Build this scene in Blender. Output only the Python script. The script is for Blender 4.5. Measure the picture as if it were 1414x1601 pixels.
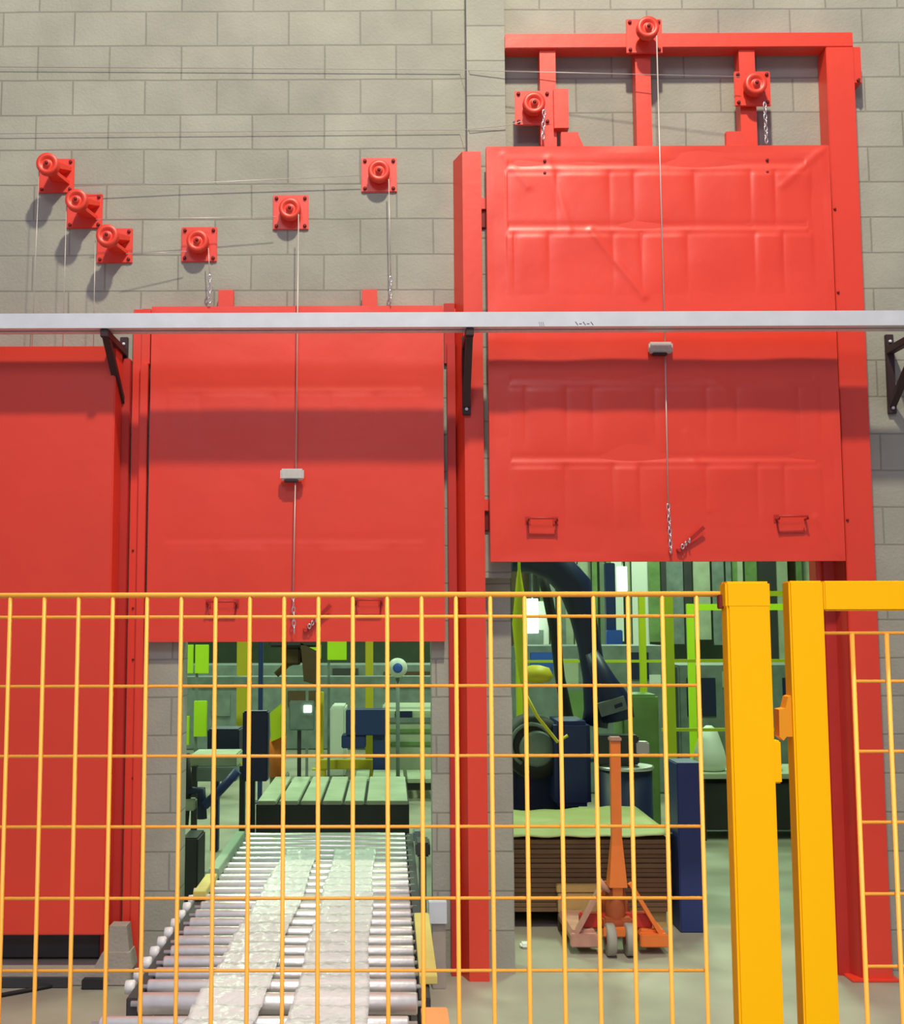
import bpy, bmesh, math, random
from mathutils import Vector, Matrix
random.seed(7)
for o in list(bpy.data.objects): bpy.data.objects.remove(o, do_unlink=True)
S = bpy.context.scene; COL = S.collection
sin, cos, tan, atan, pi = math.sin, math.cos, math.tan, math.atan, math.pi

# ------------------------------------------------------------------ camera
F, CX, CYP = 1822.2, 598.8, 800.5
PITCH, ROLL, YAW = math.radians(5.488), math.radians(-0.123), math.radians(-0.303)
EYE = Vector((0, 0, 1.80))
fw = Vector((sin(YAW)*cos(PITCH), cos(YAW)*cos(PITCH), sin(PITCH)))
rt = Vector((cos(YAW), -sin(YAW), 0)); up = rt.cross(fw)
RT = cos(ROLL)*rt + sin(ROLL)*up; UP = -sin(ROLL)*rt + cos(ROLL)*up
cd = bpy.data.cameras.new('camera'); cam = bpy.data.objects.new('camera', cd); COL.objects.link(cam)
cd.sensor_width = 36; cd.lens = F/1601*36; cd.shift_x = (707-CX)/1601; cd.clip_end = 200
cam.matrix_world = Matrix(((RT.x, UP.x, -fw.x, EYE.x), (RT.y, UP.y, -fw.y, EYE.y), (RT.z, UP.z, -fw.z, EYE.z), (0, 0, 0, 1)))
S.camera = cam

# ------------------------------------------------------------------ light and exposure
w = bpy.data.worlds.new('world'); S.world = w; w.use_nodes = True
bg = w.node_tree.nodes['Background']; bg.inputs[0].default_value = (0.80, 0.77, 1.06, 1); bg.inputs[1].default_value = 0.32
def lamp(name, loc, tgt, size, power, col, shape='DISK', size_y=None):
    l = bpy.data.lights.new(name, 'AREA'); l.shape = shape; l.size = size; l.energy = power; l.color = col
    if size_y: l.size_y = size_y
    o = bpy.data.objects.new(name, l); COL.objects.link(o); o.location = loc
    o.rotation_euler = (Vector(tgt)-Vector(loc)).to_track_quat('-Z', 'Y').to_euler(); return o
lamp('high_bay_light', (0.6, 1.75, 9.6), (0.6, 5.2, 2.0), 0.36, 600, (1.0, 0.89, 0.68))
lamp('fill_panel', (-1.0, -3.0, 9.0), (0.3, 1.7, 1.2), 2.2, 190, (0.92, 0.93, 1.0))  # added soft fill from behind the camera, no real fixture
fl_ = lamp('fence_fill_light', (0.45, -1.3, 4.2), (0.45, 1.7, 1.0), 0.5, 17, (1.0, 0.95, 0.88)); fl_.data.spread = math.radians(62)  # added narrow beam that only lifts the fence yellow
for i, (x, y) in enumerate([(-3, 9.5), (2.5, 9.0), (-3, 15), (3, 14.5), (-2, 21), (5, 20), (1, 26)]):
    lamp('hall_light', (x, y, 5.6), (x, y, 0), 1.0, 190, (0.70, 1.0, 0.64))
S.view_settings.view_transform = 'Standard'; S.view_settings.look = 'None'
S.view_settings.gamma = 1; S.view_settings.exposure = 0.0; S.view_settings.use_curve_mapping = False

# ------------------------------------------------------------------ helpers
def P(px, py, Y):                                   # the point at distance Y seen at that pixel of the survey
    d = fw + RT*((px-CX)/F) + UP*((CYP-py)/F)
    return EYE + d*(Y/d.y)
def PX(px, Y, py=1000): return P(px, py, Y).x
def PZ(py, Y, px=600): return P(px, py, Y).z

def mat(name, col, rough=0.5, metal=0.0, noise=0.0, nscale=6.0, bump=0.0, bscale=40.0, emit=None, estr=0, spec=0.5, trans=0, alpha=1):
    m = bpy.data.materials.new(name); m.use_nodes = True; nt = m.node_tree; n = nt.nodes; b = n['Principled BSDF']
    b.inputs['Base Color'].default_value = (*col, 1); b.inputs['Roughness'].default_value = rough; b.inputs['Metallic'].default_value = metal
    b.inputs['Specular IOR Level'].default_value = spec
    b.inputs['Transmission Weight'].default_value = trans; b.inputs['Alpha'].default_value = alpha
    tc = n.new('ShaderNodeTexCoord')
    if noise:
        t = n.new('ShaderNodeTexNoise'); t.inputs['Scale'].default_value = nscale; t.inputs['Detail'].default_value = 5
        nt.links.new(tc.outputs['Object'], t.inputs['Vector'])
        mx = n.new('ShaderNodeMix'); mx.data_type = 'RGBA'
        mx.inputs[6].default_value = (*[max(0, c*(1-noise)) for c in col], 1); mx.inputs[7].default_value = (*[min(1, c*(1+noise)) for c in col], 1)
        nt.links.new(t.outputs['Fac'], mx.inputs[0]); nt.links.new(mx.outputs[2], b.inputs['Base Color'])
    if bump:
        t2 = n.new('ShaderNodeTexNoise'); t2.inputs['Scale'].default_value = bscale; t2.inputs['Detail'].default_value = 3
        nt.links.new(tc.outputs['Object'], t2.inputs['Vector'])
        bp = n.new('ShaderNodeBump'); bp.inputs['Strength'].default_value = bump; bp.inputs['Distance'].default_value = 0.01
        nt.links.new(t2.outputs['Fac'], bp.inputs['Height']); nt.links.new(bp.outputs[0], b.inputs['Normal'])
    if emit:
        b.inputs['Emission Color'].default_value = (*emit, 1); b.inputs['Emission Strength'].default_value = estr
    return m

RED = (0.82, 0.046, 0.016)
M = {}
M['red'] = mat('red_paint', RED, 0.45, spec=0.85, noise=0.10, nscale=1.6, bump=0.12, bscale=14)
M['red_gloss'] = mat('red_enamel', (0.84, 0.042, 0.010), 0.43, spec=1.0, noise=0.10, nscale=2.2, bump=0.15, bscale=9)
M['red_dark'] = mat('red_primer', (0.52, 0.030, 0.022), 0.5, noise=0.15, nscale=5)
M['bolt'] = mat('dark_bolt', (0.20, 0.022, 0.02), 0.5, 0.3)
M['bracket'] = mat('brown_black_steel', (0.050, 0.026, 0.030), 0.55, 0.2, noise=0.2)
M['galv'] = mat('galvanised_steel', (0.70, 0.75, 0.82), 0.38, 0.1, noise=0.12, nscale=9, bump=0.05)
M['conduit'] = mat('dull_zinc', (0.42, 0.36, 0.32), 0.5, 0.1, noise=0.2, nscale=12)
M['cable'] = mat('steel_wire_rope', (0.62, 0.58, 0.54), 0.4, 0.3)
M['chain'] = mat('bright_chain', (0.72, 0.72, 0.74), 0.28, 0.8)
M['yellow'] = mat('safety_yellow_paint', (0.93, 0.47, 0.0), 0.6, spec=0.15, noise=0.03, nscale=3)
M['wire'] = mat('yellow_wire_coating', (0.93, 0.42, 0.05), 0.45)
M['lime'] = mat('lime_yellow_paint', (0.62, 0.72, 0.02), 0.5, noise=0.05)
M['hivis'] = mat('bright_lime_panel', (0.60, 0.95, 0.02), 0.6)
M['hallyellow'] = mat('machine_yellow', (0.70, 0.58, 0.03), 0.5, noise=0.06)
M['conc'] = mat('light_concrete', (0.40, 0.36, 0.31), 0.85, noise=0.18, nscale=9, bump=0.3, bscale=60)
M['roller'] = mat('zinc_roller', (0.82, 0.81, 0.80), 0.33, 0.6, noise=0.14, nscale=30, bump=0.08)
M['rollerend'] = mat('white_roller_end', (0.80, 0.80, 0.80), 0.4)
M['darkframe'] = mat('dark_machine_frame', (0.045, 0.045, 0.05), 0.6, noise=0.3)
M['rail_yellow'] = mat('pale_yellow_guard', (0.66, 0.56, 0.16), 0.55, noise=0.12, nscale=14)
M['rail_green_lit'] = mat('yellow_guard_green_lit', (0.30, 0.42, 0.30), 0.5, noise=0.1)  # yellow side rail with the hall's green light put into its colour
M['orange'] = mat('orange_machine_paint', (0.85, 0.21, 0.035), 0.42, noise=0.12, nscale=12)
M['orange_light'] = mat('light_orange_panel', (0.92, 0.36, 0.12), 0.5)
M['pump'] = mat('rusty_orange_casting', (0.42, 0.095, 0.028), 0.5, noise=0.3, nscale=20)
M['worn'] = mat('worn_fork_paint', (0.52, 0.27, 0.20), 0.6, noise=0.3, nscale=15)
M['navy'] = mat('navy_blue_paint', (0.012, 0.018, 0.075), 0.45, noise=0.15)
M['blue'] = mat('deep_blue_paint', (0.018, 0.036, 0.160), 0.5, noise=0.12)
M['bright_blue'] = mat('bright_blue_paint', (0.04, 0.12, 0.60), 0.45)
M['black'] = mat('black_rubber', (0.018, 0.018, 0.020), 0.6)
M['wheel'] = mat('grey_nylon_wheel', (0.36, 0.34, 0.29), 0.6)
M['card'] = mat('brown_cardboard', (0.20, 0.115, 0.060), 0.85, noise=0.2, nscale=8)
M['sheet'] = mat('pale_green_sheet', (0.50, 0.52, 0.22), 0.6, noise=0.14, nscale=5)
M['wood'] = mat('raw_pallet_wood', (0.50, 0.33, 0.13), 0.8, noise=0.2, nscale=12)
M['machine'] = mat('pale_green_grey_machine', (0.46, 0.52, 0.38), 0.5, noise=0.3, nscale=5)
M['machgrey'] = mat('mid_grey_machine', (0.20, 0.25, 0.24), 0.5, noise=0.5, nscale=6)
M['machgreen'] = mat('leaf_green_machine', (0.17, 0.29, 0.10), 0.5, noise=0.5, nscale=5)
M['brown'] = mat('brown_gripper', (0.10, 0.055, 0.025), 0.6, noise=0.3)
M['white'] = mat('white_plastic', (0.80, 0.84, 0.80), 0.5)
M['silver'] = mat('brushed_silver_rim', (0.7, 0.7, 0.7), 0.3, 0.8)
M['glow'] = mat('lamp_glass_and_glare', (0.9, 1, 0.9), 0.5, emit=(0.85, 1.0, 0.80), estr=3.0)
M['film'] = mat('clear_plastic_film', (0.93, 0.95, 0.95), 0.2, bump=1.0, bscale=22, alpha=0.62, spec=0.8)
M['weight'] = mat('grey_cast_block', (0.62, 0.60, 0.58), 0.5, noise=0.15, nscale=40)
M['ink'] = mat('black_marker_ink', (0.02, 0.02, 0.03), 0.6)

def block_mat(name, x0, z0, width, mort=0.006, base=(0.380, 0.385, 0.325)):
    m = bpy.data.materials.new(name); m.use_nodes = True; nt = m.node_tree; n = nt.nodes; L = nt.links; b = n['Principled BSDF']
    tc = n.new('ShaderNodeTexCoord'); sp = n.new('ShaderNodeSeparateXYZ'); L.new(tc.outputs['Object'], sp.inputs[0])
    ax = n.new('ShaderNodeMath'); ax.operation = 'SUBTRACT'; L.new(sp.outputs[0], ax.inputs[0]); ax.inputs[1].default_value = x0-8
    az = n.new('ShaderNodeMath'); az.operation = 'SUBTRACT'; L.new(sp.outputs[2], az.inputs[0]); az.inputs[1].default_value = z0-2
    cb = n.new('ShaderNodeCombineXYZ'); L.new(ax.outputs[0], cb.inputs[0]); L.new(az.outputs[0], cb.inputs[1])
    wob = n.new('ShaderNodeTexNoise'); wob.inputs['Scale'].default_value = 2.5; L.new(tc.outputs['Object'], wob.inputs['Vector'])
    wm = n.new('ShaderNodeVectorMath'); wm.operation = 'MULTIPLY_ADD'; L.new(wob.outputs['Color'], wm.inputs[0]); wm.inputs[1].default_value = (0.012, 0.010, 0); L.new(cb.outputs[0], wm.inputs[2])
    br = n.new('ShaderNodeTexBrick'); L.new(wm.outputs[0], br.inputs['Vector']); br.offset = 0.5; br.offset_frequency = 2
    br.inputs['Scale'].default_value = 1; br.inputs['Brick Width'].default_value = width; br.inputs['Row Height'].default_value = 0.2
    br.inputs['Mortar Size'].default_value = mort; br.inputs['Mortar Smooth'].default_value = 0.5; br.inputs['Bias'].default_value = 0
    br.inputs['Color1'].default_value = (base[0]*.94, base[1]*.94, base[2]*.95, 1); br.inputs['Color2'].default_value = (base[0]*1.05, base[1]*1.06, base[2]*1.06, 1)
    br.inputs['Mortar'].default_value = (base[0]*.70, base[1]*.70, base[2]*.70, 1)
    nz = n.new('ShaderNodeTexNoise'); nz.inputs['Scale'].default_value = 3.2; nz.inputs['Detail'].default_value = 6; L.new(tc.outputs['Object'], nz.inputs['Vector'])
    rp = n.new('ShaderNodeMapRange'); L.new(nz.outputs['Fac'], rp.inputs[0]); rp.inputs[1].default_value = 0.3; rp.inputs[2].default_value = 0.7; rp.inputs[3].default_value = 0.86; rp.inputs[4].default_value = 1.08
    mx = n.new('ShaderNodeVectorMath'); mx.operation = 'SCALE'; L.new(br.outputs['Color'], mx.inputs[0]); L.new(rp.outputs[0], mx.inputs['Scale'])
    L.new(mx.outputs[0], b.inputs['Base Color']); b.inputs['Roughness'].default_value = 0.8
    n2 = n.new('ShaderNodeTexNoise'); n2.inputs['Scale'].default_value = 70; L.new(tc.outputs['Object'], n2.inputs['Vector'])
    sb = n.new('ShaderNodeMath'); sb.operation = 'MULTIPLY_ADD'; L.new(br.outputs['Fac'], sb.inputs[0]); sb.inputs[1].default_value = -1.0; L.new(n2.outputs['Fac'], sb.inputs[2])
    bp = n.new('ShaderNodeBump'); bp.inputs['Strength'].default_value = 0.35; bp.inputs['Distance'].default_value = 0.006; L.new(sb.outputs[0], bp.inputs['Height']); L.new(bp.outputs[0], b.inputs['Normal'])
    return m
M['block'] = block_mat('concrete_block_wall', -1.947-0.2+0.0, 1.22, 0.4)
M['pier'] = block_mat('pilaster_block', 0.30, 1.075, 4.0)

def floor_mat():
    m = bpy.data.materials.new('floor_concrete'); m.use_nodes = True; nt = m.node_tree; n = nt.nodes; L = nt.links; b = n['Principled BSDF']
    tc = n.new('ShaderNodeTexCoord'); a = n.new('ShaderNodeTexNoise'); a.inputs['Scale'].default_value = 1.4; a.inputs['Detail'].default_value = 8; L.new(tc.outputs['Object'], a.inputs['Vector'])
    r = n.new('ShaderNodeValToRGB'); L.new(a.outputs['Fac'], r.inputs[0])
    r.color_ramp.elements[0].position = 0.3; r.color_ramp.elements[0].color = (0.27, 0.255, 0.20, 1)
    r.color_ramp.elements[1].position = 0.7; r.color_ramp.elements[1].color = (0.44, 0.42, 0.34, 1)
    L.new(r.outputs[0], b.inputs['Base Color']); b.inputs['Roughness'].default_value = 0.5
    return m
M['floor'] = floor_mat()

class MB:
    def __init__(s): s.v = []; s.f = []; s.sm = []
    def add(s, vs, fs, smooth=False):
        k = len(s.v); s.v += [Vector(p) for p in vs]; s.f += [[i+k for i in f] for f in fs]; s.sm += [smooth]*len(fs); return s
    def box(s, a, b, bev=0.0):
        x0, y0, z0 = [min(p, q) for p, q in zip(a, b)]; x1, y1, z1 = [max(p, q) for p, q in zip(a, b)]
        if not bev:
            vs = [(x0,y0,z0),(x1,y0,z0),(x1,y1,z0),(x0,y1,z0),(x0,y0,z1),(x1,y0,z1),(x1,y1,z1),(x0,y1,z1)]
            return s.add(vs, [[0,3,2,1],[4,5,6,7],[0,1,5,4],[1,2,6,5],[2,3,7,6],[3,0,4,7]])
        bm = bmesh.new(); bmesh.ops.create_cube(bm, size=1)
        bmesh.ops.scale(bm, vec=(x1-x0, y1-y0, z1-z0), verts=bm.verts); bmesh.ops.translate(bm, vec=((x0+x1)/2, (y0+y1)/2, (z0+z1)/2), verts=bm.verts)
        bmesh.ops.bevel(bm, geom=bm.edges[:], offset=min(bev, (x1-x0)*.45, (y1-y0)*.45, (z1-z0)*.45), segments=2, affect='EDGES')
        bm.verts.index_update(); s.add([v.co.copy() for v in bm.verts], [[v.index for v in f.verts] for f in bm.faces]); bm.free(); return s
    def prism(s, poly, axis, a, b):     # poly 2D; axis 'x','y','z' extruded from a to b
        def mk(p, t): return {'x': (t, p[0], p[1]), 'y': (p[0], t, p[1]), 'z': (p[0], p[1], t)}[axis]
        n = len(poly); vs = [mk(p, a) for p in poly]+[mk(p, b) for p in poly]
        return s.add(vs, [list(range(n))[::-1], list(range(n, 2*n))]+[[i, (i+1) % n, n+(i+1) % n, n+i] for i in range(n)])
    def tube(s, pts, r, n=10, caps=True):
        pts = [Vector(p) for p in pts]; rs = r if isinstance(r, (list, tuple)) else [r]*len(pts)
        k = len(s.v); ref = None; rings = []
        for i, p in enumerate(pts):
            t = (pts[min(i+1, len(pts)-1)]-pts[max(i-1, 0)]).normalized()
            if ref is None: ref = Vector((0, 0, 1)) if abs(t.z) < 0.9 else Vector((1, 0, 0))
            u = (ref-t*ref.dot(t)).normalized(); v = t.cross(u); ref = u
            rings.append([p+(u*cos(2*pi*j/n)+v*sin(2*pi*j/n))*rs[i] for j in range(n)])
        vs = [q for g in rings for q in g]; m = len(pts)
        fs = [[i*n+j, i*n+(j+1) % n, (i+1)*n+(j+1) % n, (i+1)*n+j] for i in range(m-1) for j in range(n)]
        s.add(vs, fs, True)
        if caps:
            s.f += [[k+j for j in range(n)][::-1], [k+(m-1)*n+j for j in range(n)]]; s.sm += [False, False]
        return s
    def bar(s, a, b, wx, wz):           # rectangular bar between two points
        a, b = Vector(a), Vector(b); t = (b-a).normalized(); h = Vector((1, 0, 0)) if abs(t.x) < 0.9 else Vector((0, 1, 0))
        u = (h-t*h.dot(t)).normalized()*wx/2; v = t.cross(u).normalized()*wz/2
        vs = [a-u-v, a+u-v, a+u+v, a-u+v, b-u-v, b+u-v, b+u+v, b-u+v]
        return s.add(vs, [[0,3,2,1],[4,5,6,7],[0,1,5,4],[1,2,6,5],[2,3,7,6],[3,0,4,7]])
    def lathe(s, prof, c, axis='y', n=28):   # prof [(r, t)], revolved about axis through c
        c = Vector(c); k = len(s.v); vs = []
        for r, t in prof:
            for j in range(n):
                a = 2*pi*j/n; x, y = r*cos(a), r*sin(a)
                vs.append(c+Vector({'y': (x, t, y), 'z': (x, y, t), 'x': (t, x, y)}[axis]))
        m = len(prof)
        s.add(vs, [[i*n+j, i*n+(j+1) % n, (i+1)*n+(j+1) % n, (i+1)*n+j] for i in range(m-1) for j in range(n)], True)
        s.f += [[k+j for j in range(n)][::-1], [k+(m-1)*n+j for j in range(n)]]; s.sm += [False, False]; return s
    def torus(s, c, R, r, rot=0, stretch=1.4, n=12, q=6):
        pts = []; c = Vector(c)
        for i in range(n):
            a = 2*pi*i/n
            for j in range(q):
                b = 2*pi*j/q; rr = R+r*cos(b); x = rr*cos(a); z = rr*sin(a)*stretch; y = r*sin(b)
                pts.append(c+Vector((x*cos(rot)-y*sin(rot), x*sin(rot)+y*cos(rot), z)))
        return s.add(pts, [[i*q+j, i*q+(j+1) % q, ((i+1) % n)*q+(j+1) % q, ((i+1) % n)*q+j] for i in range(n) for j in range(q)], True)
    def build(s, name, m, parent=None, origin=None):
        if parent is not None:
            off = Vector(parent.get('_w', (0, 0, 0)))
        elif origin is not None: off = Vector(origin)
        else:
            xs = [p.x for p in s.v]; ys = [p.y for p in s.v]; zs = [p.z for p in s.v]
            off = Vector(((min(xs)+max(xs))/2, (min(ys)+max(ys))/2, min(zs)))
        me = bpy.data.meshes.new(name); me.from_pydata([p-off for p in s.v], [], s.f)
        me.polygons.foreach_set('use_smooth', s.sm); me.materials.append(M[m]); me.update()
        bm = bmesh.new(); bm.from_mesh(me); bmesh.ops.recalc_face_normals(bm, faces=bm.faces); bm.to_mesh(me); bm.free()
        o = bpy.data.objects.new(name, me); COL.objects.link(o)
        if parent is not None: o.parent = parent; o['_w'] = tuple(off)
        else: o.location = off; o['_w'] = tuple(off)
        return o

def thing(name, loc, label, cat, group=None):
    o = bpy.data.objects.new(name, None); COL.objects.link(o); o.location = loc; o.empty_display_size = 0.1
    o['_w'] = tuple(loc); return tag(o, label, cat, group)
def tag(o, label, cat, group=None, kind=None):
    o['label'] = label; o['category'] = cat
    if group: o['group'] = group
    if kind: o['kind'] = kind
    return o
def struct(mb, name, m):
    o = mb.build(name, m, origin=(0, 0, 0)); o['kind'] = 'structure'; return o
def copy_tree(o, loc=None, label=None):
    kids = list(o.children); c = o.copy(); COL.objects.link(c)
    if loc is not None: c.location = loc
    if label: c['label'] = label
    for k in kids:
        d = k.copy(); COL.objects.link(d); d.parent = c
        for g in k.children:
            e = g.copy(); COL.objects.link(e); e.parent = d
    return c

YW = 6.224; TH = 0.20                       # block wall face and thickness
# ------------------------------------------------------------------ setting
oL0, oL1 = PX(281, YW, 1200), PX(676, YW, 1200); oR0, oR1 = PX(802, YW, 1200), PX(1302, YW, 1200)
zL, zR = PZ(1003, YW)+0.09, PZ(878, YW)+0.10
X0, X1, ZT = -9, 9, 9.2
b = MB()
b.box((X0, YW, 0), (oL0, YW+TH, ZT)); b.box((oL1, YW, 0), (oR0, YW+TH, ZT)); b.box((oR1, YW, 0), (X1, YW+TH, ZT))
b.box((oL0, YW, zL), (oL1, YW+TH, ZT)); b.box((oR0, YW, zR), (oR1, YW+TH, ZT))
struct(b, 'wall_back', 'block')
struct(MB().box((PX(730, YW-.1, 100), YW-0.10, PZ(905, YW)), (PX(789.5, YW-.1, 100), YW+0.001, ZT)), 'trim_1', 'pier')
struct(MB().add([(-9, -4, 0), (9, -4, 0), (9, 34, 0), (-9, 34, 0)], [[0, 1, 2, 3]]), 'floor', 'floor')
M['hallwall'] = mat('hall_cladding', (0.16, 0.22, 0.15), 0.7, noise=0.45, nscale=1.2)
struct(MB().box((-9, 34, 0), (9, 34.1, 9.2)), 'wall_far', 'hallwall')
struct(MB().box((-9.1, YW+TH, 0), (-9, 34, 9.2)), 'wall_left', 'hallwall')
struct(MB().box((9, YW+TH, 0), (9.1, 34, 9.2)), 'wall_right', 'hallwall')
struct(MB().box((-9, YW+TH, 9.0), (9, 34, 9.2)), 'ceiling', 'hallwall')
# plinth at the foot of the left door
struct(MB().box((-4.5, 6.02, 0), (PX(203, 6.0, 1480), YW, 0.085), 0.006), 'trim_2', 'conc')

# ------------------------------------------------------------------ the right guillotine door
YP = 6.09; YD = 6.004
def gx(px, Y, py): return P(px, py, Y).x
fr = thing('door_frame', (gx(1040, YP, 900), YP, 0), 'tall red steel frame with crossbar rising above the right door', 'door frame')
zt = PZ(51, YP, 1100); zb = PZ(74, YP, 1100)
xr0, xr1 = gx(1293, YP, 100), gx(1336, YP, 100)
xlL, xlR = gx(727, YP, 700), gx(757, YP, 700)
xu = [(gx(845, YP, 110), gx(870, YP, 110)), (gx(995, YP, 110), gx(1019, YP, 110)), (gx(1158, YP, 110), gx(1183, YP, 110))]
MB().box((gx(790, YP, 60), YP, zb), (xr1, YW-.03, zt), 0.004).build('crossbar', 'red', fr)
MB().box((xr0, YP, 0), (xr1, YW-.001, zb), 0.004).build('right_post', 'red', fr)
# inner jamb leaf and the slanted return of the right post
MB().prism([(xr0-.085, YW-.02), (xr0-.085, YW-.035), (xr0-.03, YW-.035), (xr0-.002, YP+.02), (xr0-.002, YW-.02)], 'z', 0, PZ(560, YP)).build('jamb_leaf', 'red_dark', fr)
MB().box((oR1-.05, YW-.012, 0), (xr0, YW+.0, PZ(860, YP)), 0.002).box((oR1-.012, YW, 0), (oR1-.002, YW+TH, zR)).build('jamb_liner', 'red', fr)
for a, c in xu: MB().box((a, YP+.02, PZ(300, YP)), (c, YW-.03, zb)).build('upright', 'red', fr)
zlt = PZ(237, YP, 740)
MB().prism([(gx(714, YW, 900), YW-.002), (xlL, YP), (xlR, YP), (xlR, YP+.05), (xlR-.008, YP+.05), (xlR-.008, YW-.102), (xlR-.008, YW-.002)], 'z', 0, zlt).build('left_post', 'red', fr)
MB().box((gx(1338, YP, 100), YP+.04, PZ(128, YP)), (gx(1352, YP, 100), YW-.005, PZ(71, YP)), .003).build('side_plate', 'red', fr)
MB().lathe([(.006, -.012), (.009, -.012), (.009, 0)], (gx(1347, YP, 128), YP+.04, PZ(124, YP)), 'y', 10).build('bolt', 'bolt', fr)
MB().box((gx(866, YP, 170), YP-.012, PZ(203, YP)), (gx(889, YP, 170), YP+.06, PZ(141, YP)), .002).build('mounting_plate', 'red', fr)
MB().box((gx(1330, YP, 1500), YP-.02, 0), (xr1+.03, YW-.01, 0.012), .002).build('foot_plate', 'red', fr)
for py in (318, 790):
    MB().box((xlR-.01, YP+.005, PZ(py+9, YP)), (gx(766, YD+.04, py), YP+.045, PZ(py-9, YP)), .002).build('guide_bracket', 'red', fr)
for py in (340, 815):
    MB().box((xlR+.0, YP+.02, PZ(py+15, YP)), (xlR+.028, YP+.07, PZ(py-13, YP)), .004).build('bracket_shadow', 'bolt', fr)  # dark boxes standing in for the shadows beneath the guide brackets
for py in (330, 460, 815):   # flange bolts
    MB().lathe([(.004, -.008), (.007, -.006), (.007, 0)], (xr0+.012, YP, PZ(py, YP)), 'y', 10).build('flange_bolt', 'bolt', fr)

def door_sheet(x0, x1, z0, z1, Y, amp, rows, cols, nx, nz, seed, dents):
    rnd = random.Random(seed)
    ph = [rnd.uniform(0, 6) for _ in range(8)]
    def h(u, v):
        x = x0+(x1-x0)*u; z = z0+(z1-z0)*v; d = 0
        for r in rows:
            q = (v-r)*(z1-z0); d += amp*(0.85*math.exp(-(q/.012)**2) - .7*math.exp(-((q-.03)/.02)**2))*(1 if .06 < u < .93 else 0)
        for k, r in enumerate(rows):
            edges = [.055]+[cc+.035*sin(ph[k]*3+i*2.1) for i, cc in enumerate(cols)]+[.945]
            bot = r-.155
            if bot < v < r:
                for i in range(len(edges)-1):
                    if edges[i] <= u < edges[i+1]:
                        a_ = (u-edges[i])/(edges[i+1]-edges[i]); c_ = (v-bot)/(r-bot)
                        d += amp*(2.2+.7*sin(i*2.7+k+seed))*(1-abs(2*a_-1)**5)*min(1, (1-c_)*9)*c_**.8
        d += amp*1.5*(sin(x*7.3+ph[0])*sin(z*6.1+ph[1])*.5+sin(x*13+z*9+ph[2])*.25+sin(z*17-x*5+ph[3])*.2)
        for (ua, va, ub, vb, dw) in dents:
            ax, az, bx_, bz = ua*(x1-x0), va*(z1-z0), ub*(x1-x0), vb*(z1-z0); px_, pz_ = u*(x1-x0), v*(z1-z0)
            L2 = (bx_-ax)**2+(bz-az)**2; t = max(0, min(1, ((px_-ax)*(bx_-ax)+(pz_-az)*(bz-az))/L2))
            dd = math.hypot(px_-ax-t*(bx_-ax), pz_-az-t*(bz-az)); d += amp*dw*math.exp(-(dd/.02)**2)
        e = min(u*(x1-x0), (1-u)*(x1-x0), v*(z1-z0), (1-v)*(z1-z0))
        return d*min(1, e/.04)
    vs = []; fs = []
    for j in range(nz+1):
        for i in range(nx+1):
            u, v = i/nx, j/nz; vs.append((x0+(x1-x0)*u, Y-h(u, v), z0+(z1-z0)*v))
    for j in range(nz):
        for i in range(nx): k = j*(nx+1)+i; fs.append([k, k+1, k+nx+2, k+nx+1])
    k = len(vs); e = [(x0, z0), (x1, z0), (x1, z1), (x0, z1)]
    m = MB(); m.add(vs, fs, True)
    m.box((x0, Y+.002, z0), (x1, Y+.045, z1)); return m
dx0, dx1 = gx(764, YD, 560), gx(1310, YD, 560); dz0, dz1 = PZ(877.5, YD, 1040), PZ(228, YD, 1040)
dr = thing('guillotine_door', ((dx0+dx1)/2, YD, dz0), 'raised red sheet-metal door with puckered seams, tallest one on the right', 'door')
rowsR = [(PZ(y, YD)-dz0)/(dz1-dz0) for y in (266, 362, 602, 724)]
door_sheet(dx0, dx1, dz0, dz1, YD, .0032, rowsR, [.09, .20, .33, .46, .60, .74, .87], 300, 330, 3,
           [(.30, .79, .45, .63, 1.6), (.18, .97, .24, .79, .9), (.05, .98, .12, .90, .8), (.92, .10, .99, .01, 1.1), (.86, .90, .98, .99, 1.0), (.60, .46, .68, .40, .7), (.56, .30, .62, .12, .7)]).build('door_leaf', 'red_gloss', dr)
def handle(parent, xa, xb, ya, yb, Y):
    z1, z0 = PZ(ya, Y), PZ(yb, Y); x0, x1 = gx(xa, Y, ya), gx(xb, Y, ya)
    m = MB(); m.tube([(x0+.012, Y, z1-.012), (x0+.012, Y-.05, z1-.012), (x0+.012, Y-.05, z1), (x1-.012, Y-.05, z1), (x1-.012, Y-.05, z1-.012), (x1-.012, Y, z1-.012)], .006, 8)
    m.box((x0, Y-.004, z1-.03), (x0+.028, Y+.001, z1+.012)); m.box((x1-.028, Y-.004, z1-.03), (x1, Y+.001, z1+.012))
    m.tube([(x0+.016, Y-.003, z1-.02), (x0+.02, Y-.01, z0), (x1-.02, Y-.01, z0), (x1-.016, Y-.003, z1-.02)], .003, 6)
    return m.build('handle', 'red_dark', parent)
handle(dr, 821, 873, 812, 836, YD); handle(dr, 1210, 1262, 810, 834, YD)
for cx_, in ((855,), (1203,)):
    for py in (253, 272):
        MB().lathe([(.004, -.009), (.008, -.006), (.008, 0)], (gx(cx_-3, YD, py), YD, PZ(py, YD)), 'y', 10).build('bolt', 'bolt', dr)
for cx_ in (893, 1152):
    MB().box((gx(cx_-15, YD, 215), YD+.01, dz1-.01), (gx(cx_+13, YD, 215), YD+.045, PZ(206, YD)), .003).prism([(gx(cx_+13, YD, 215), dz1-.005), (gx(cx_+22, YD, 215), dz1-.005), (gx(cx_+13, YD, 215), PZ(211, YD))], 'y', YD+.015, YD+.03).build('top_lug', 'red', dr)

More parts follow.
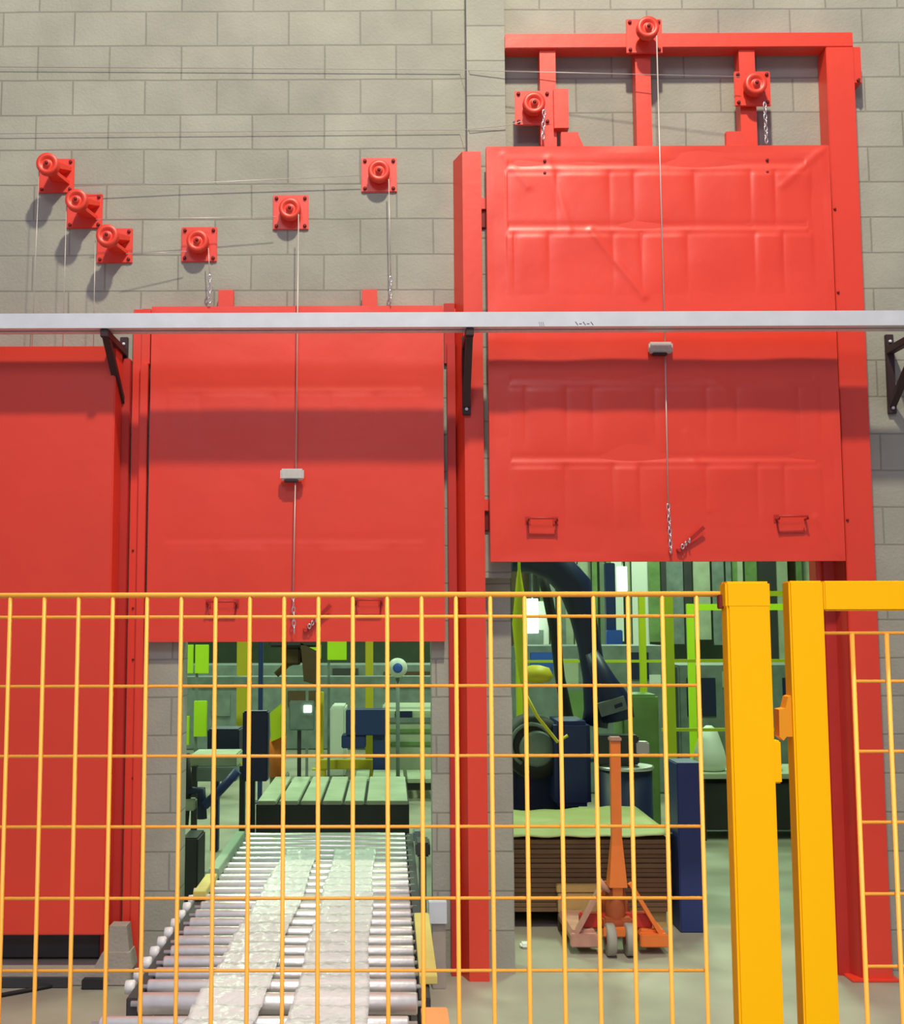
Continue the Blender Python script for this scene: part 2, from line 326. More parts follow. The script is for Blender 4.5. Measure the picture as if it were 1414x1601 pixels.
# ------------------------------------------------------------------ the middle guillotine door
YM = 6.158
mx0, mx1 = gx(232, YM, 800), gx(695, YM, 800); mz0, mz1 = PZ(1003, YM), PZ(478, YM)
dm = thing('guillotine_door', ((mx0+mx1)/2, YM, mz0), 'smooth red sheet-metal door over the roller conveyor in the middle', 'door')
rowsM = [(PZ(y, YM)-mz0)/(mz1-mz0) for y in (611, 850)]
door_sheet(mx0, mx1, mz0, mz1, YM, .0011, rowsM, [.2, .4, .6, .8], 180, 200, 5, []).build('door_leaf', 'red_gloss', dm)
handle(dm, 322, 374, 940, 964, YM); handle(dm, 553, 600, 938, 964, YM)
for cx_ in (353, 578):
    MB().box((gx(cx_-12, YM, 465), YM+.002, mz1-.02), (gx(cx_+12, YM, 465), YM+.04, PZ(452, YM)), .003).build('top_lug', 'red', dm)
fm = thing('door_frame', ((mx0+mx1)/2, YW, 0), 'low red steel side tracks and lintel of the middle door', 'door frame')
zpt = PZ(484, YW)
MB().box((gx(203, YW, 900), YW-.022, 0.0), (gx(217, YW, 900), YW-.001, zpt), .002).box((gx(217, YW, 900), YW-.052, 0), (gx(229, YW, 900), YW-.001, PZ(570, YW)), .003).box((gx(217, YW, 900), YW-.035, PZ(570, YW)), (gx(231, YW, 900), YW-.001, zpt), .002).build('left_track', 'red', fm)
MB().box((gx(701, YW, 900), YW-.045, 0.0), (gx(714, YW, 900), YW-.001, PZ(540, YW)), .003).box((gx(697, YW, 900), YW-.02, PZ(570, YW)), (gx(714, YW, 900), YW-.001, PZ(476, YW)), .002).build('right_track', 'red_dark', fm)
MB().box((gx(217, YW, 480), YW-.016, PZ(498, YW)), (gx(714, YW, 480), YW-.001, PZ(484, YW)), .002).build('lintel', 'red', fm)
for py in (860, 950, 1030, 1215):
    MB().lathe([(.004, -.008), (.006, -.006), (.006, 0)], (gx(209.5, YW, py), YW-.022, PZ(py, YW)), 'y', 8).build('bolt', 'bolt', fm)

# ------------------------------------------------------------------ the closed left door, a deep red box
YL = 6.004
lx1 = gx(174, YL, 900)
dl = thing('guillotine_door', (lx1-1.2, YL, PZ(1462, YL)), 'closed flat red door at the left edge beside the grey conduit', 'door')
lz0, lz1 = PZ(1462, YL), PZ(541, YL, 100)
MB().box((lx1-2.4, YL, lz0), (lx1, YW-.06, lz1), .006).build('door_leaf', 'red', dl)
fl = thing('door_frame', (lx1+.0, YW, 0), 'narrow dark red side track behind the closed left door', 'door frame')
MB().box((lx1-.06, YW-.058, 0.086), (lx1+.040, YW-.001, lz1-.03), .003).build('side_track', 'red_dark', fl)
MB().box((lx1-2.4, YW-.058, 0.10), (lx1-.062, YW-.005, lz0+.1), .003).build('under_door_shade', 'darkframe', fl)  # dark box put in for the shade below the left door

# ------------------------------------------------------------------ conduit, kerb block
cxp = gx(194.5, YW-.03, 720)
tag(MB().tube([(cxp, YW-.028, PZ(655, YW)), (cxp-.006, YW-.028, .1)], .019, 12).build('conduit', 'conduit'), 'thin grey vertical conduit between the left and middle red doors', 'pipe')
cb_ = thing('concrete_block', (gx(187, 6.05, 1490), 6.05, .085), 'small pale concrete block at the foot of the grey conduit', 'block')
def frust(xa, xb, xc, xd, ya, yb, Y0, Y1):
    q = [P(xa, ya, Y0), P(xb, ya, Y0), P(xc, yb, Y0), P(xd, yb, Y0)]
    return MB().add(q+[p+Vector((0, Y1-Y0, 0)) for p in q], [[0, 1, 2, 3], [4, 5, 6, 7], [0, 1, 5, 4], [1, 2, 6, 5], [2, 3, 7, 6], [3, 0, 4, 7]])
frust(168, 202, 198, 171, 1489, 1448, 6.045, 6.14).build('block', 'conc', cb_)
frust(146, 207, 203, 160, 1514.5, 1489.3, 6.03, 6.15).build('base_slab', 'conc', cb_)

# ------------------------------------------------------------------ pulleys on square plates
def plate_mb(s=.098):
    m = MB(); m.box((-s, -.012, -s), (s, 0, s), .004); return m
def make_pulley(loc, label, e, spool):
    t = thing('cable_spool' if spool else 'cable_pulley', loc, label, 'spool' if spool else 'pulley', 'red cable spools at the left' if spool else 'red wall pulleys')
    L = Vector(loc)
    m = plate_mb(); m.v = [p+L for p in m.v]; m.build('base_plate', 'red', t)
    for sx, sz in ((-1, -1), (1, -1), (1, 1), (-1, 1)):
        MB().lathe([(.005, -.024), (.010, -.020), (.010, -.012)], L+Vector((sx*.078, 0, sz*.078)), 'y', 6).build('bolt', 'bolt', t)
    if spool:
        m = MB()
        m.add([L+Vector(p) for p in [(-.02, -.012, .045), (.085, -.012, .05), (.085, -.012, .028), (-.02, -.012, -.02), (-.02, -e+.03, .035), (.02, -e+.03, .03), (.02, -e+.03, -.01), (-.02, -e+.03, -.02)]],
              [[0, 1, 2, 3], [4, 5, 6, 7], [0, 1, 5, 4], [1, 2, 6, 5], [2, 3, 7, 6], [3, 0, 4, 7]])
        m.add([L+Vector(p) for p in [(-.03, -.012, -.03), (.075, -.012, -.05), (.075, -.012, -.03), (-.03, -.012, -.01), (-.02, -e+.03, -.03), (.02, -e+.03, -.03), (.02, -e+.03, -.01), (-.02, -e+.03, -.01)]],
              [[0, 1, 2, 3], [4, 5, 6, 7], [0, 1, 5, 4], [1, 2, 6, 5], [2, 3, 7, 6], [3, 0, 4, 7]])
        m.build('gusset', 'red', t)
    m = MB().lathe([(.030, -.010), (.030, -e+.045)], L, 'y', 20); m.build('axle', 'red_dark', t)
    m = MB().lathe([(.022, -e+.046), (.058, -e+.046), (.060, -e+.040), (.047, -e+.030), (.047, -e+.018), (.060, -e+.008), (.058, -e), (.036, -e), (.032, -e+.008), (.018, -e+.008), (.018, -e-.006), (.010, -e-.006)], L, 'y', 32)
    w_ = m.build('wheel', 'red', t)
    MB().lathe([(.004, -e-.016), (.010, -e-.012), (.010, -e-.004)], L, 'y', 6).build('axle_nut', 'bolt', w_)
    return t
pul = [((593, 274.5), YW, 'red wall pulley highest of the three above the middle door'),
       ((455, 333), YW, 'red wall pulley at the centre above the middle door with the long pull cable'),
       ((312, 383), YW, 'red wall pulley lowest of the three above the middle door'),
       ((1007, 58), YP-.002, 'red pulley mounted on the crossbar at the very top of the tall frame'),
       ((833, 170), YP+.03, 'red pulley on the left upright of the tall frame next to the pilaster'),
       ((1176, 140), YP, 'red pulley on the right upright of the tall frame')]
for (p, Y, lab) in pul: make_pulley(P(p[0], p[1], Y), lab, .115 if p[1] < 100 else .080, False)
sp = [((89, 276), 'red cable spool highest and leftmost of the three stepping down at left'),
      ((133, 331), 'red cable spool in the middle of the three stepping down at left'),
      ((180, 385), 'red cable spool lowest of the three stepping down at left')]
for (p, lab) in sp: make_pulley(P(p[0], p[1], YW), lab, .19, True)

# ------------------------------------------------------------------ cables, chains, counterweights
def cable(pts, label, r=.0028, group='wire ropes', name='steel_cable'):
    return tag(MB().tube(pts, r, 6).build(name, 'cable'), label, 'cable', group)
def ch(x, y0, y1, Y, label, x1=None):
    a, c = P(x, y0, Y), P(x1 if x1 else x, y1, Y); n = max(3, int((a-c).length/.030)); m = MB()
    for i in range(n): m.torus(a.lerp(c, (i+.5)/n), .0085, .0032, rot=(i % 2)*pi/2+.3, stretch=1.9)
    return tag(m.build('lifting_chain', 'chain'), label, 'chain', 'short steel chains')
Yc = YW-.08
cable([P(608, 280, Yc), P(611, 432, Yc)], 'thin pale cable dropping from the upper right wall pulley to the middle door')
ch(611, 432, 474, Yc, 'short bright chain fixed to the right end of the middle door top')
cable([P(326, 388, Yc), P(328, 432, Yc)], 'thin pale cable dropping from the lowest wall pulley above the middle door')
ch(328, 430, 474, Yc, 'short bright chain fixed to the left end of the middle door top')
Yc2 = YM-.05
cable([P(467, 335, Yc2), P(463, 733, Yc2)], 'long pale pull cable in front of the middle door above its grey weight', .0032)
cable([P(462, 754, Yc2), P(458.5, 930, Yc2)], 'pale pull cable below the grey weight on the middle door', .0032)
ch(458.5, 928, 990, Yc2-.01, 'thin chain hanging at the bottom centre of the middle door', 460)
Yc3 = YD-.028
cable([P(1027, 56, Yc3), P(1040, 534, Yc3)], 'long pale pull cable in front of the right door above its grey weight', .0036)
cable([P(1040.5, 557, Yc3), P(1045, 790, Yc3)], 'pale pull cable below the grey weight on the right door', .0036)
ch(1045, 788, 865, Yc3, 'thin chain hanging at the bottom centre of the right door', 1049.5)
ch(851, 172, 218, YP-.06, 'short bright chain beside the mounting plate at the tall frame left upright', 849)
ch(1196, 160, 224, YP-.06, 'short bright chain beside the tall frame right upright', 1199)
def weight(px, py, Y, label):
    a, c = P(px-18.5, py+11, Y), P(px+18.5, py-10, Y)
    t = thing('counterweight', ((a.x+c.x)/2, Y, a.z), label, 'weight', 'grey blocks on the pull cables')
    MB().box((a.x, Y-.016, a.z+.012), (c.x, Y+.016, c.z), .008).build('block', 'weight', t)
    MB().box((a.x+.02, Y-.014, a.z), (c.x-.03, Y+.014, a.z+.014), .003).build('clamp', 'bracket', t)
weight(457, 743, Yc2, 'small grey weight on the pull cable of the middle door')
weight(1033, 545, Yc3, 'small grey weight on the pull cable of the right door')
def lever(pts, Y, label):
    t = thing('door_latch', P(*pts[0], Y), label, 'latch')
    MB().bar(P(*pts[0], Y-.01), P(*pts[1], Y-.03), .02, .008).build('latch_bar', 'red_dark', t)
    MB().lathe([(.010, -.02), (.014, -.016), (.014, .01)], P(*pts[0], Y-.004), 'y', 12).build('pivot', 'red_dark', t)
    m = MB(); a, c = P(*pts[0], Y-.03), P(*pts[1], Y-.03)
    for i in range(3): m.torus(a.lerp(c, .15+.13*i), .008, .003, rot=i*.9, stretch=1.4)
    m.build('chain_link', 'chain', t)
lever([(478, 985), (517, 946)], YM, 'small slanted latch with chain links at the bottom of the middle door')
lever([(1062, 860), (1101, 824)], YD, 'small slanted latch with chain links at the bottom of the right door')
Yh = YW-.17
cable([P(61, 268, Yh), Vector((P(50, 545, Yh).x, Yh, lz1))], 'faint vertical cable dropping from the highest left spool', .002)
cable([P(104, 322, Yh), Vector((P(98, 545, Yh).x, Yh, lz1))], 'faint vertical cable dropping from the middle left spool', .002)
cable([P(149, 376, Yh), Vector((P(146, 545, Yh).x, Yh, lz1))], 'faint vertical cable dropping from the lowest left spool', .002)
cable([P(566, 274, YW-.05), P(290, 287, YW-.04), P(116, 291, YW-.05)], 'faint sagging cable from the upper right wall pulley to the highest left spool', .002)
cable([P(432, 339, YW-.09), P(150, 343, YW-.13)], 'faint cable from the centre wall pulley to the middle left spool', .002)
cable([P(292, 393, YW-.09), P(197, 397, YW-.13)], 'faint cable from the lowest wall pulley to the lowest left spool', .002)
cable([P(-120, 104, YW-.018), P(720, 109, YW-.018), P(735, 110, YW-.115), P(1158, 120, YP-.08)], 'long thin horizontal cable crossing the wall to the right upright pulley', .002)
cable([P(-120, 210, YW-.018), P(720, 203, YW-.018), P(735, 202, YW-.115), P(795, 196, YW-.115), P(815, 190, YP-.05)], 'long dark horizontal cable crossing the wall below the top one', .0018)

# ------------------------------------------------------------------ galvanised rail on three brackets
YR = 5.754; zr0 = PZ(513, YR, 100); zr1 = PZ(490, YR, 100); RW = .125
rail = thing('galvanised_rail', (0, YR, zr0), 'long bright galvanised rail running horizontally across all red doors', 'rail')
m = MB(); t_ = .004
m.box((-3.6, YR, zr0), (3.9, YR+t_, zr1)); m.box((-3.6, YR+t_, zr1-t_), (3.9, YR+RW, zr1)); m.box((-3.6, YR+RW-t_, zr0), (3.9, YR+RW, zr1-t_))
m.box((-3.6, YR+t_, zr0), (3.9, YR+.05, zr0+t_)); m.box((-3.6, YR+RW-.05, zr0), (3.9, YR+RW-t_, zr0+t_)); m.build('channel', 'galv', rail)
m = MB()
for dx, a in ((0, .3), (.010, -.2), (.02, .5)): m.bar(P(843+dx*300, 503, YR-.001), P(845+dx*300, 510, YR-.001), .001, .002)
for k in range(5): m.bar(P(900+k*6, 503+k % 2*3, YR-.001), P(904+k*6, 508-k % 2*2, YR-.001), .002, .002)
m.build('marker_scrawl', 'ink', rail)
def wall_bracket(px, py0, label, Yback):
    x = gx(px, Yback, py0); zb_ = PZ(650, Yback); zt_ = PZ(527, Yback)
    t = thing('wall_bracket', (x, Yback, zb_), label, 'bracket', 'dark triangular rail brackets')
    MB().box((x-.022, Yback-.022, zb_), (x+.022, Yback-.001, zt_), .003).build('wall_plate', 'bracket', t)
    MB().box((x-.02, YR+.01, zr0-.042), (x+.02, Yback-.02, zr0-.001), .003).build('arm', 'bracket', t)
    MB().bar((x, YR+.06, zr0-.03), (x, Yback-.02, zb_+.05), .036, .03).build('brace', 'bracket', t)
    for dz in (.03, (zt_-zb_)-.04): MB().lathe([(.004, -.034), (.009, -.030), (.009, -.020)], (x, Yback, zb_+dz), 'y', 8).build('bolt', 'galv', t)
wall_bracket(194, 600, 'dark bracket under the rail at left, above the grey conduit', YW-.0)
wall_bracket(729, 600, 'dark bracket under the rail fixed between the middle and right doors', YP-.0)
wall_bracket(1392, 600, 'dark bracket under the rail at the right edge on bare wall', YW-.0)

# ------------------------------------------------------------------ roller conveyor through the middle opening
HC = 0.45; h_ = EYE.z-HC
def atH(px, py, h):            # point on the horizontal plane z=h under that pixel
    d = fw + RT*((px-CX)/F) + UP*((CYP-py)/F); return EYE + d*((h-EYE.z)/d.z)
def conveyor(name, label, ys, xl, xr, group=None, legs=True, fat=None, zt=HC, r=.029):
    t = thing(name, ((xl+xr)/2, ys[0], 0), label, 'conveyor')
    base = None
    for i, y in enumerate(ys):
        rr = fat if (fat and i == 0) else r
        prof = [(.010, xl-.03), (.010, xl), (rr*.9, xl), (rr, xl+.006), (rr, xr-.006), (rr*.9, xr), (.010, xr), (.010, xr+.03)]
        if i < 2:
            ro = MB().lathe(prof, (0, y, zt-rr), 'x', 18).build('roller', 'roller', t); base = ro
        else:
            ro = base.copy(); COL.objects.link(ro); ro.parent = t; ro.location = (0, y-ys[1], 0)
    return t
pitch = .157; ysC = [4.44]+[4.60+pitch*i for i in range(21)]
xl, xr = -0.925, 0.10
cv = conveyor('roller_conveyor', 'long roller conveyor running through the middle opening', ysC, xl, xr, fat=.040)
yA, yB = 4.42, 7.82
MB().box((xr+.008, yA+.05, HC-.12), (xr+.05, 5.0, HC-.03), .004).box((xr+.008, 5.0, HC-.13), (xr+.05, yB, HC-.02), .004).build('side_frame', 'darkframe', cv)
MB().box((xl-.055, yA+.05, HC-.14), (xl-.008, 6.0, HC-.03), .004).box((xl-.055, 6.0, HC-.13), (xl-.008, yB, HC-.02), .004).build('side_frame', 'darkframe', cv)
MB().box((xl-.055, 6.45, HC-.02), (xl+.0, 7.6, HC+.035), .003).build('edge_guide', 'rail_green_lit', cv)
MB().box((xl-.06, 5.98, HC-.02), (xl+.0, 6.4, HC+.02), .003).build('edge_guide', 'rail_yellow', cv)
MB().box((xr+.012, 4.60, HC-.02), (xr+.080, 5.58, HC+.012), .003).build('edge_guide', 'rail_yellow', cv)
for x in (xl-.03, xr+.03):
    for y in (4.7, 5.9, 7.4): MB().box((x-.025, y-.03, 0), (x+.025, y+.03, HC-.13), .003).build('leg', 'darkframe', cv)
for y in (4.7, 5.9, 7.4): MB().box((xl-.02, y-.015, .12), (xr+.02, y+.015, .16)).build('crossmember', 'darkframe', cv)
MB().box((xl+.02, 4.62, HC-.16), (xr-.02, 7.7, HC-.125)).build('drive_belt', 'darkframe', cv)
for i in range(11):
    y = 4.62+pitch*i; MB().lathe([(.012, -.03), (.026, -.03), (.028, 0), (.020, .008)], (xl-.06, y, HC-.035), 'x', 12).build('bearing', 'rollerend', cv)
# front section, a little lower and wider
ys2 = [4.24-.165*i for i in range(9)]
cv2 = conveyor('roller_conveyor', 'short front roller section with longer rollers at the bottom edge of the photo', ys2, -1.02, .065, zt=HC-.02, r=.027)
MB().box((-1.0, 2.9, HC-.16), (-.965, 4.28, HC-.055), .003).build('side_frame', 'darkframe', cv2)
MB().box((.075, 2.9, HC-.16), (.10, 4.28, HC-.055), .003).build('side_frame', 'darkframe', cv2)
MB().box((-.98, 3.9, HC-.11), (.07, 4.05, HC-.09)).build('tie_plate', 'worn', cv2)
for x in (-.985, .085):
    for y in (3.0, 4.2): MB().box((x-.02, y-.02, 0), (x+.02, y+.02, HC-.16)).build('leg', 'darkframe', cv2)
MB().box((.11, 3.35, .06), (.205, 4.34, HC-.02), .004).build('end_cover', 'orange_light', cv2)
# clear film strips drawn over the rollers
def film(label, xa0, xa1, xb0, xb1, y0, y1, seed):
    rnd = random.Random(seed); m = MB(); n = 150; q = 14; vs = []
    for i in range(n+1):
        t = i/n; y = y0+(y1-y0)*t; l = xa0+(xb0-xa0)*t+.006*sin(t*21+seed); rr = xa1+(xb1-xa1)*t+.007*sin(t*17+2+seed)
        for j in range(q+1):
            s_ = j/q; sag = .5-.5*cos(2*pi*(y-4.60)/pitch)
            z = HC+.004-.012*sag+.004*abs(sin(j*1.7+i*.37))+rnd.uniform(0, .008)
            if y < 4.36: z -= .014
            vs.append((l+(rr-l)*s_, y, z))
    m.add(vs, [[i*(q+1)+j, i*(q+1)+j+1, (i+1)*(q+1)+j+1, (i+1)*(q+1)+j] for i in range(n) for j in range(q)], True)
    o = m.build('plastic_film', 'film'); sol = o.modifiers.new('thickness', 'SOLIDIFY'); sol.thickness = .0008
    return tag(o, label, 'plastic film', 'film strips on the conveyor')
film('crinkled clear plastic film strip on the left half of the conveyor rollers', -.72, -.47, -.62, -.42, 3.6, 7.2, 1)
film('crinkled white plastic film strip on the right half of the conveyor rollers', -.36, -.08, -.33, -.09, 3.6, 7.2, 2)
# floor bits on our side
tag(MB().tube([P(-60, 1563, 5.55)*1, atH(0, 1556, .012), atH(60, 1545, .012), atH(105, 1536, .012)], .010, 8).build('floor_cable', 'black'), 'thin black cable lying slanted on the floor at the lower left', 'cable')
tag(MB().box((-3.2, 5.985, 0), (gx(108, 6.0, 1528), 6.018, .048), .004).build('floor_channel', 'darkframe'), 'dark steel strip on the floor at the foot of the left plinth', 'floor strip')
tag(MB().box((gx(129, 5.98, 1530), 5.96, 0), (gx(164, 5.98, 1530), 6.01, .048), .004).build('steel_offcut', 'black'), 'short black steel piece on the floor near the conveyor, left side', 'steel piece')
t = thing('support_post', (gx(684, 6.0, 1450), 5.99, 0), 'short grey metal post standing right of the conveyor before the red post', 'post')
MB().box((gx(671, 5.95, 1450), 5.95, PZ(1445, 5.95)), (gx(699, 5.95, 1450), 6.05, PZ(1410, 5.95)), .003).build('head_box', 'galv', t)
MB().box((gx(676, 5.97, 1450), 5.97, 0), (gx(697, 5.97, 1450), 6.03, PZ(1443, 5.95)), .003).build('post', 'conduit', t)
tag(MB().box(atH(815, 1484, 0)+Vector((0, 0, 0)), atH(828, 1478, 0)+Vector((0, 0, .025)), .01).build('floor_stone', 'white'), 'tiny white lump on the floor by the grey pier', 'stone')

# ------------------------------------------------------------------ pallet jack
jx = gx(970, 6.55, 1490)
pj = thing('pallet_jack', (jx, 6.55, 0), 'orange hand pallet jack with upright handle parked in the right opening', 'pallet jack')
MB().bar((jx, 6.60, .30), (jx-.003, 6.56, 1.16), .055, .04).build('handle_bar', 'orange', pj)
MB().box((jx-.035, 6.53, 1.15), (jx+.03, 6.60, 1.175), .006).build('handle_tip', 'worn', pj)
MB().add([(jx-.028, 6.57, .62), (jx+.028, 6.57, .62), (jx+.048, 6.55, .36), (jx-.05, 6.55, .36), (jx-.028, 6.61, .62), (jx+.028, 6.61, .62), (jx+.048, 6.66, .36), (jx-.05, 6.66, .36)],
         [[0,1,2,3],[4,5,6,7],[0,1,5,4],[1,2,6,5],[2,3,7,6],[3,0,4,7]]).build('handle_yoke', 'orange', pj)
MB().lathe([(.045, .14), (.055, .16), (.055, .33), (.040, .36), (.022, .37)], (jx-.005, 6.64, 0), 'z', 20).box((jx-.08, 6.58, .13), (jx+.08, 6.70, .19), .01).build('pump', 'pump', pj)
MB().prism([(jx-.11, .13), (jx+.11, .13), (jx+.05, .36), (jx-.05, .36)], 'y', 6.71, 6.73).build('back_plate', 'pump', pj)
MB().tube([(jx-.10, 6.60, .40), (jx-.08, 6.60, .36), (jx-.04, 6.60, .33)], [.012, .02, .012], 8).build('release_pedal', 'worn', pj)
for s_ in (-1, 1):
    MB().bar((jx+s_*.075, 6.62, .37), (jx+s_*.235, 6.60, .10), .022, .05).build('link_arm', 'orange' if s_ > 0 else 'worn', pj)
    wl = MB().lathe([(.030, -.024), (.080, -.024), (.086, -.018), (.086, .018), (.080, .024), (.030, .024)], (jx+s_*.052, 6.55, .086), 'x', 28).build('steer_wheel', 'wheel', pj)
    MB().lathe([(.012, -.028), (.028, -.026), (.028, .026), (.012, .028)], (jx+s_*.052, 6.55, .086), 'x', 14).build('hub', 'bolt', wl)
MB().box((jx-.09, 6.535, .10), (jx+.09, 6.57, .15), .006).build('axle', 'orange', pj)
for s_ in (-1, 1):
    a = jx+s_*.19
    MB().prism([(a-.075, .075), (a+.075, .075), (a+.075, .10), (a+.06, .125), (a-.06, .125), (a-.075, .10)], 'y', 6.60, 7.02 if s_ > 0 else 7.04).box((a-.075, 6.56, .04), (a+.075, 6.61, .11), .006).build('fork', 'orange' if s_ > 0 else 'worn', pj)
    MB().lathe([(.02, -.03), (.038, -.03), (.038, .03), (.02, .03)], (a, 6.98, .038), 'x', 16).build('load_roller', 'wheel', pj)
m = MB().box((jx-.20, 6.64, .12), (jx+.20, 6.70, .20), .008); m.build('cross_frame', 'red_dark', pj)
# crate on the fork side
pt = thing('wooden_pallet', (gx(900, 7.07, 1400), 7.07, 0), 'small raw wood piece standing left behind the orange pallet jack', 'pallet')
x0, x1 = gx(871, 7.05, 1400), gx(937, 7.05, 1400)
MB().box((x0, 7.05, PZ(1396, 7.05)), (x1, 7.105, PZ(1384, 7.05)), .004).build('deck_board', 'wood', pt)
MB().box((x0+.008, 7.055, PZ(1428, 7.05)), (x1, 7.105, PZ(1397, 7.05)), .004).build('stringer', 'wood', pt)
for x in (x0+.01, x1-.06): MB().box((x, 7.055, 0), (x+.05, 7.105, PZ(1429, 7.05)), .003).build('foot', 'card', pt)

# ------------------------------------------------------------------ cardboard stack
sx0, sx1 = gx(760, 7.1, 1400), gx(1050, 7.1, 1400)
cs = thing('cardboard_stack', ((sx0+sx1)/2, 7.5, 0), 'low stack of brown cardboard behind the pallet jack under a pale sheet', 'cardboard stack')
rnd = random.Random(4); m = MB(); z = .10; k = 0
while z < .50:
    dzz = .028; o = rnd.uniform(-.012, .012); m.box((sx0+o, 7.12+rnd.uniform(-.012, .012), z), (sx1+o, 8.12, z+dzz-.004)); z += dzz
m.build('board_layers', 'card', cs)
MB().box((sx0+.02, 7.15, 0), (sx0+.13, 8.1, .10)).box((sx1-.17, 7.15, 0), (sx1-.02, 8.1, .10)).box(((sx0+sx1)/2-.06, 7.15, 0), ((sx0+sx1)/2+.06, 8.1, .10)).build('pallet_base', 'wood', cs)
m = MB(); n = 30; vs = []; zs = .538
for j in range(13):
    for i in range(n+1):
        u = i/n; v = j/12; vs.append((sx0-.05+(1.16)*u, 7.08+1.06*v, zs+.014*sin(u*5+v*3)*v+.004*sin(u*31)+(.02*max(0, u-.85)/.15*(1-v))))
m.add(vs, [[j*(n+1)+i, j*(n+1)+i+1, (j+1)*(n+1)+i+1, (j+1)*(n+1)+i] for j in range(12) for i in range(n)], True)
o = m.build('cover_sheet', 'sheet'); o.modifiers.new('t', 'SOLIDIFY').thickness = .006
tag(o, 'pale green cover sheet lying flat on the brown cardboard stack', 'sheet')

# ------------------------------------------------------------------ the hall behind
def pb(m_, x0, y0, x1, y1, Y, d, bev=.01):
    a = P((x0+x1)/2, (y0+y1)/2, Y); return m_.box((gx(x0, Y, (y0+y1)/2), Y, PZ(y1, Y, (x0+x1)/2)), (gx(x1, Y, (y0+y1)/2), Y+d, PZ(y0, Y, (x0+x1)/2)), bev)
def pf(m_, x0, y0, x1, Y, d, bev=.01):    # stands on the floor
    return m_.box((gx(x0, Y, y0), Y, 0), (gx(x1, Y, y0), Y+d, PZ(y0, Y, (x0+x1)/2)), bev)
# blue bin board
t = thing('blue_cabinet', (gx(1078, 7.05, 1400), 7.0, 0), 'narrow dark blue upright cabinet right of the cardboard stack', 'cabinet')
pf(MB(), 1058, 1193, 1098, 7.02, .25, .006).build('body', 'blue', t)
# robot, navy
RY = 8.9
rb = thing('industrial_robot', P(880, 1300, RY), 'navy blue industrial robot arm arching behind the right opening', 'robot')
rb.location.z = 0; rb['_w'] = (rb.location.x, RY, 0)
def rp(x, y, dy=0): return P(x, y, RY+dy)
pts = [(800, 872), (835, 872), (870, 885), (900, 918), (912, 965), (922, 1010), (930, 1060), (934, 1110), (930, 1135)]
MB().tube([rp(*p) for p in pts], [.11, .12, .13, .13, .10, .09, .09, .10, .10], 14).build('upper_arm', 'navy', rb)
MB().tube([rp(*p, .35) for p in [(842, 880), (856, 930), (868, 990), (876, 1060), (890, 1130), (880, 1160)]], [.035, .04, .04, .04, .045, .04], 10).build('balancer_arm', 'black', rb)
MB().tube([rp(*p, -.1) for p in [(925, 1020), (945, 1065), (962, 1100), (968, 1125)]], [.05, .09, .13, .12], 14).build('lower_arm', 'navy', rb)
MB().bar(rp(938, 1110, -.2), rp(978, 1098, -.2), .05, .10).build('cover_band', 'machgrey', rb)
m = MB().lathe([(.14, -.25), (.21, -.25), (.23, -.18), (.23, .1)], rp(833, 1165, -.1), 'y', 32); mo = m.build('shoulder_motor', 'black', rb)
MB().lathe([(.03, -.30), (.11, -.28), (.13, -.26), (.13, -.2)], rp(833, 1165, -.1), 'y', 28).build('motor_cap', 'machgrey', mo)
m = MB(); m.tube([rp(832, 1165, -.38)+Vector((.15*cos(a*pi/12), 0, .15*sin(a*pi/12))) for a in range(2, 17)], .014, 6); m.build('hose', 'machgrey', mo)
pf(MB(), 803, 1195, 905, RY-.1, .7, .03).build('pedestal', 'navy', rb)
pb(MB(), 868, 1128, 925, 1262, RY-.45, .5, .03).build('drive_housing', 'blue', rb)
MB().lathe([(.13, 0), (.19, .02), (.19, .05), (.05, .06)], rp(905, 1190, -.2), 'z', 24).build('rotary_collar', 'machgrey', rb)
# yellow sleeve / hose at the left of the opening
t = thing('hose_sleeve', P(815, 1100, 8.2), 'lime yellow hose sleeve hanging beside the grey pier', 'hose')
m = MB(); m.tube([Vector((P(812, 905, 8.2).x, 8.2, 8.98)), P(812, 890, 8.2), P(812, 905, 8.2), P(813, 930, 8.2), P(811, 975, 8.2), P(816, 1035, 8.2), P(822, 1085, 8.2)], [.01, .01, .02, .035, .045, .04, .02], 12); m.build('sleeve', 'lime', t)
MB().tube([P(822, 1085, 8.2), P(840, 1120, 8.2), P(872, 1160, 8.2), P(888, 1150, 8.2)], .012, 8).build('hose_end', 'hallyellow', t)
tag(MB().lathe([(.02, 0), (.10, .01), (.13, .05), (.10, .11), (.03, .13)], P(838, 1068, 8.6), 'z', 20).build('yellow_helmet_cap', 'hallyellow'), 'rounded pale yellow cap behind the lime sleeve', 'cap')
# drum, bright rim
t = thing('steel_drum', (gx(985, 8.3, 1240), 8.3, 0), 'dark blue steel drum with bright rim behind the jack handle', 'drum')
dc = Vector((gx(978, 8.4, 1230), 8.4, 0)); zt_ = PZ(1200, 8.3)
MB().lathe([(.18, 0), (.19, .01), (.19, .3), (.198, .31), (.19, .32), (.19, zt_-.02)], dc, 'z', 32).build('shell', 'navy', t)
MB().lathe([(.185, zt_-.022), (.200, zt_-.022), (.200, zt_), (.185, zt_)], dc, 'z', 32).build('rim', 'silver', t)
t = thing('control_unit', P(960, 1190, 8.4), 'dark small machine head standing on the steel drum', 'machine'); t.location.z = zt_; t['_w'] = (t.location.x, t.location.y, zt_)
pb(MB(), 935, 1150, 1000, 1196, 8.35, .15).build('head', 'darkframe', t)
pb(MB(), 996, 1160, 1016, 1180, 8.32, .10).build('knob_box', 'silver', t)
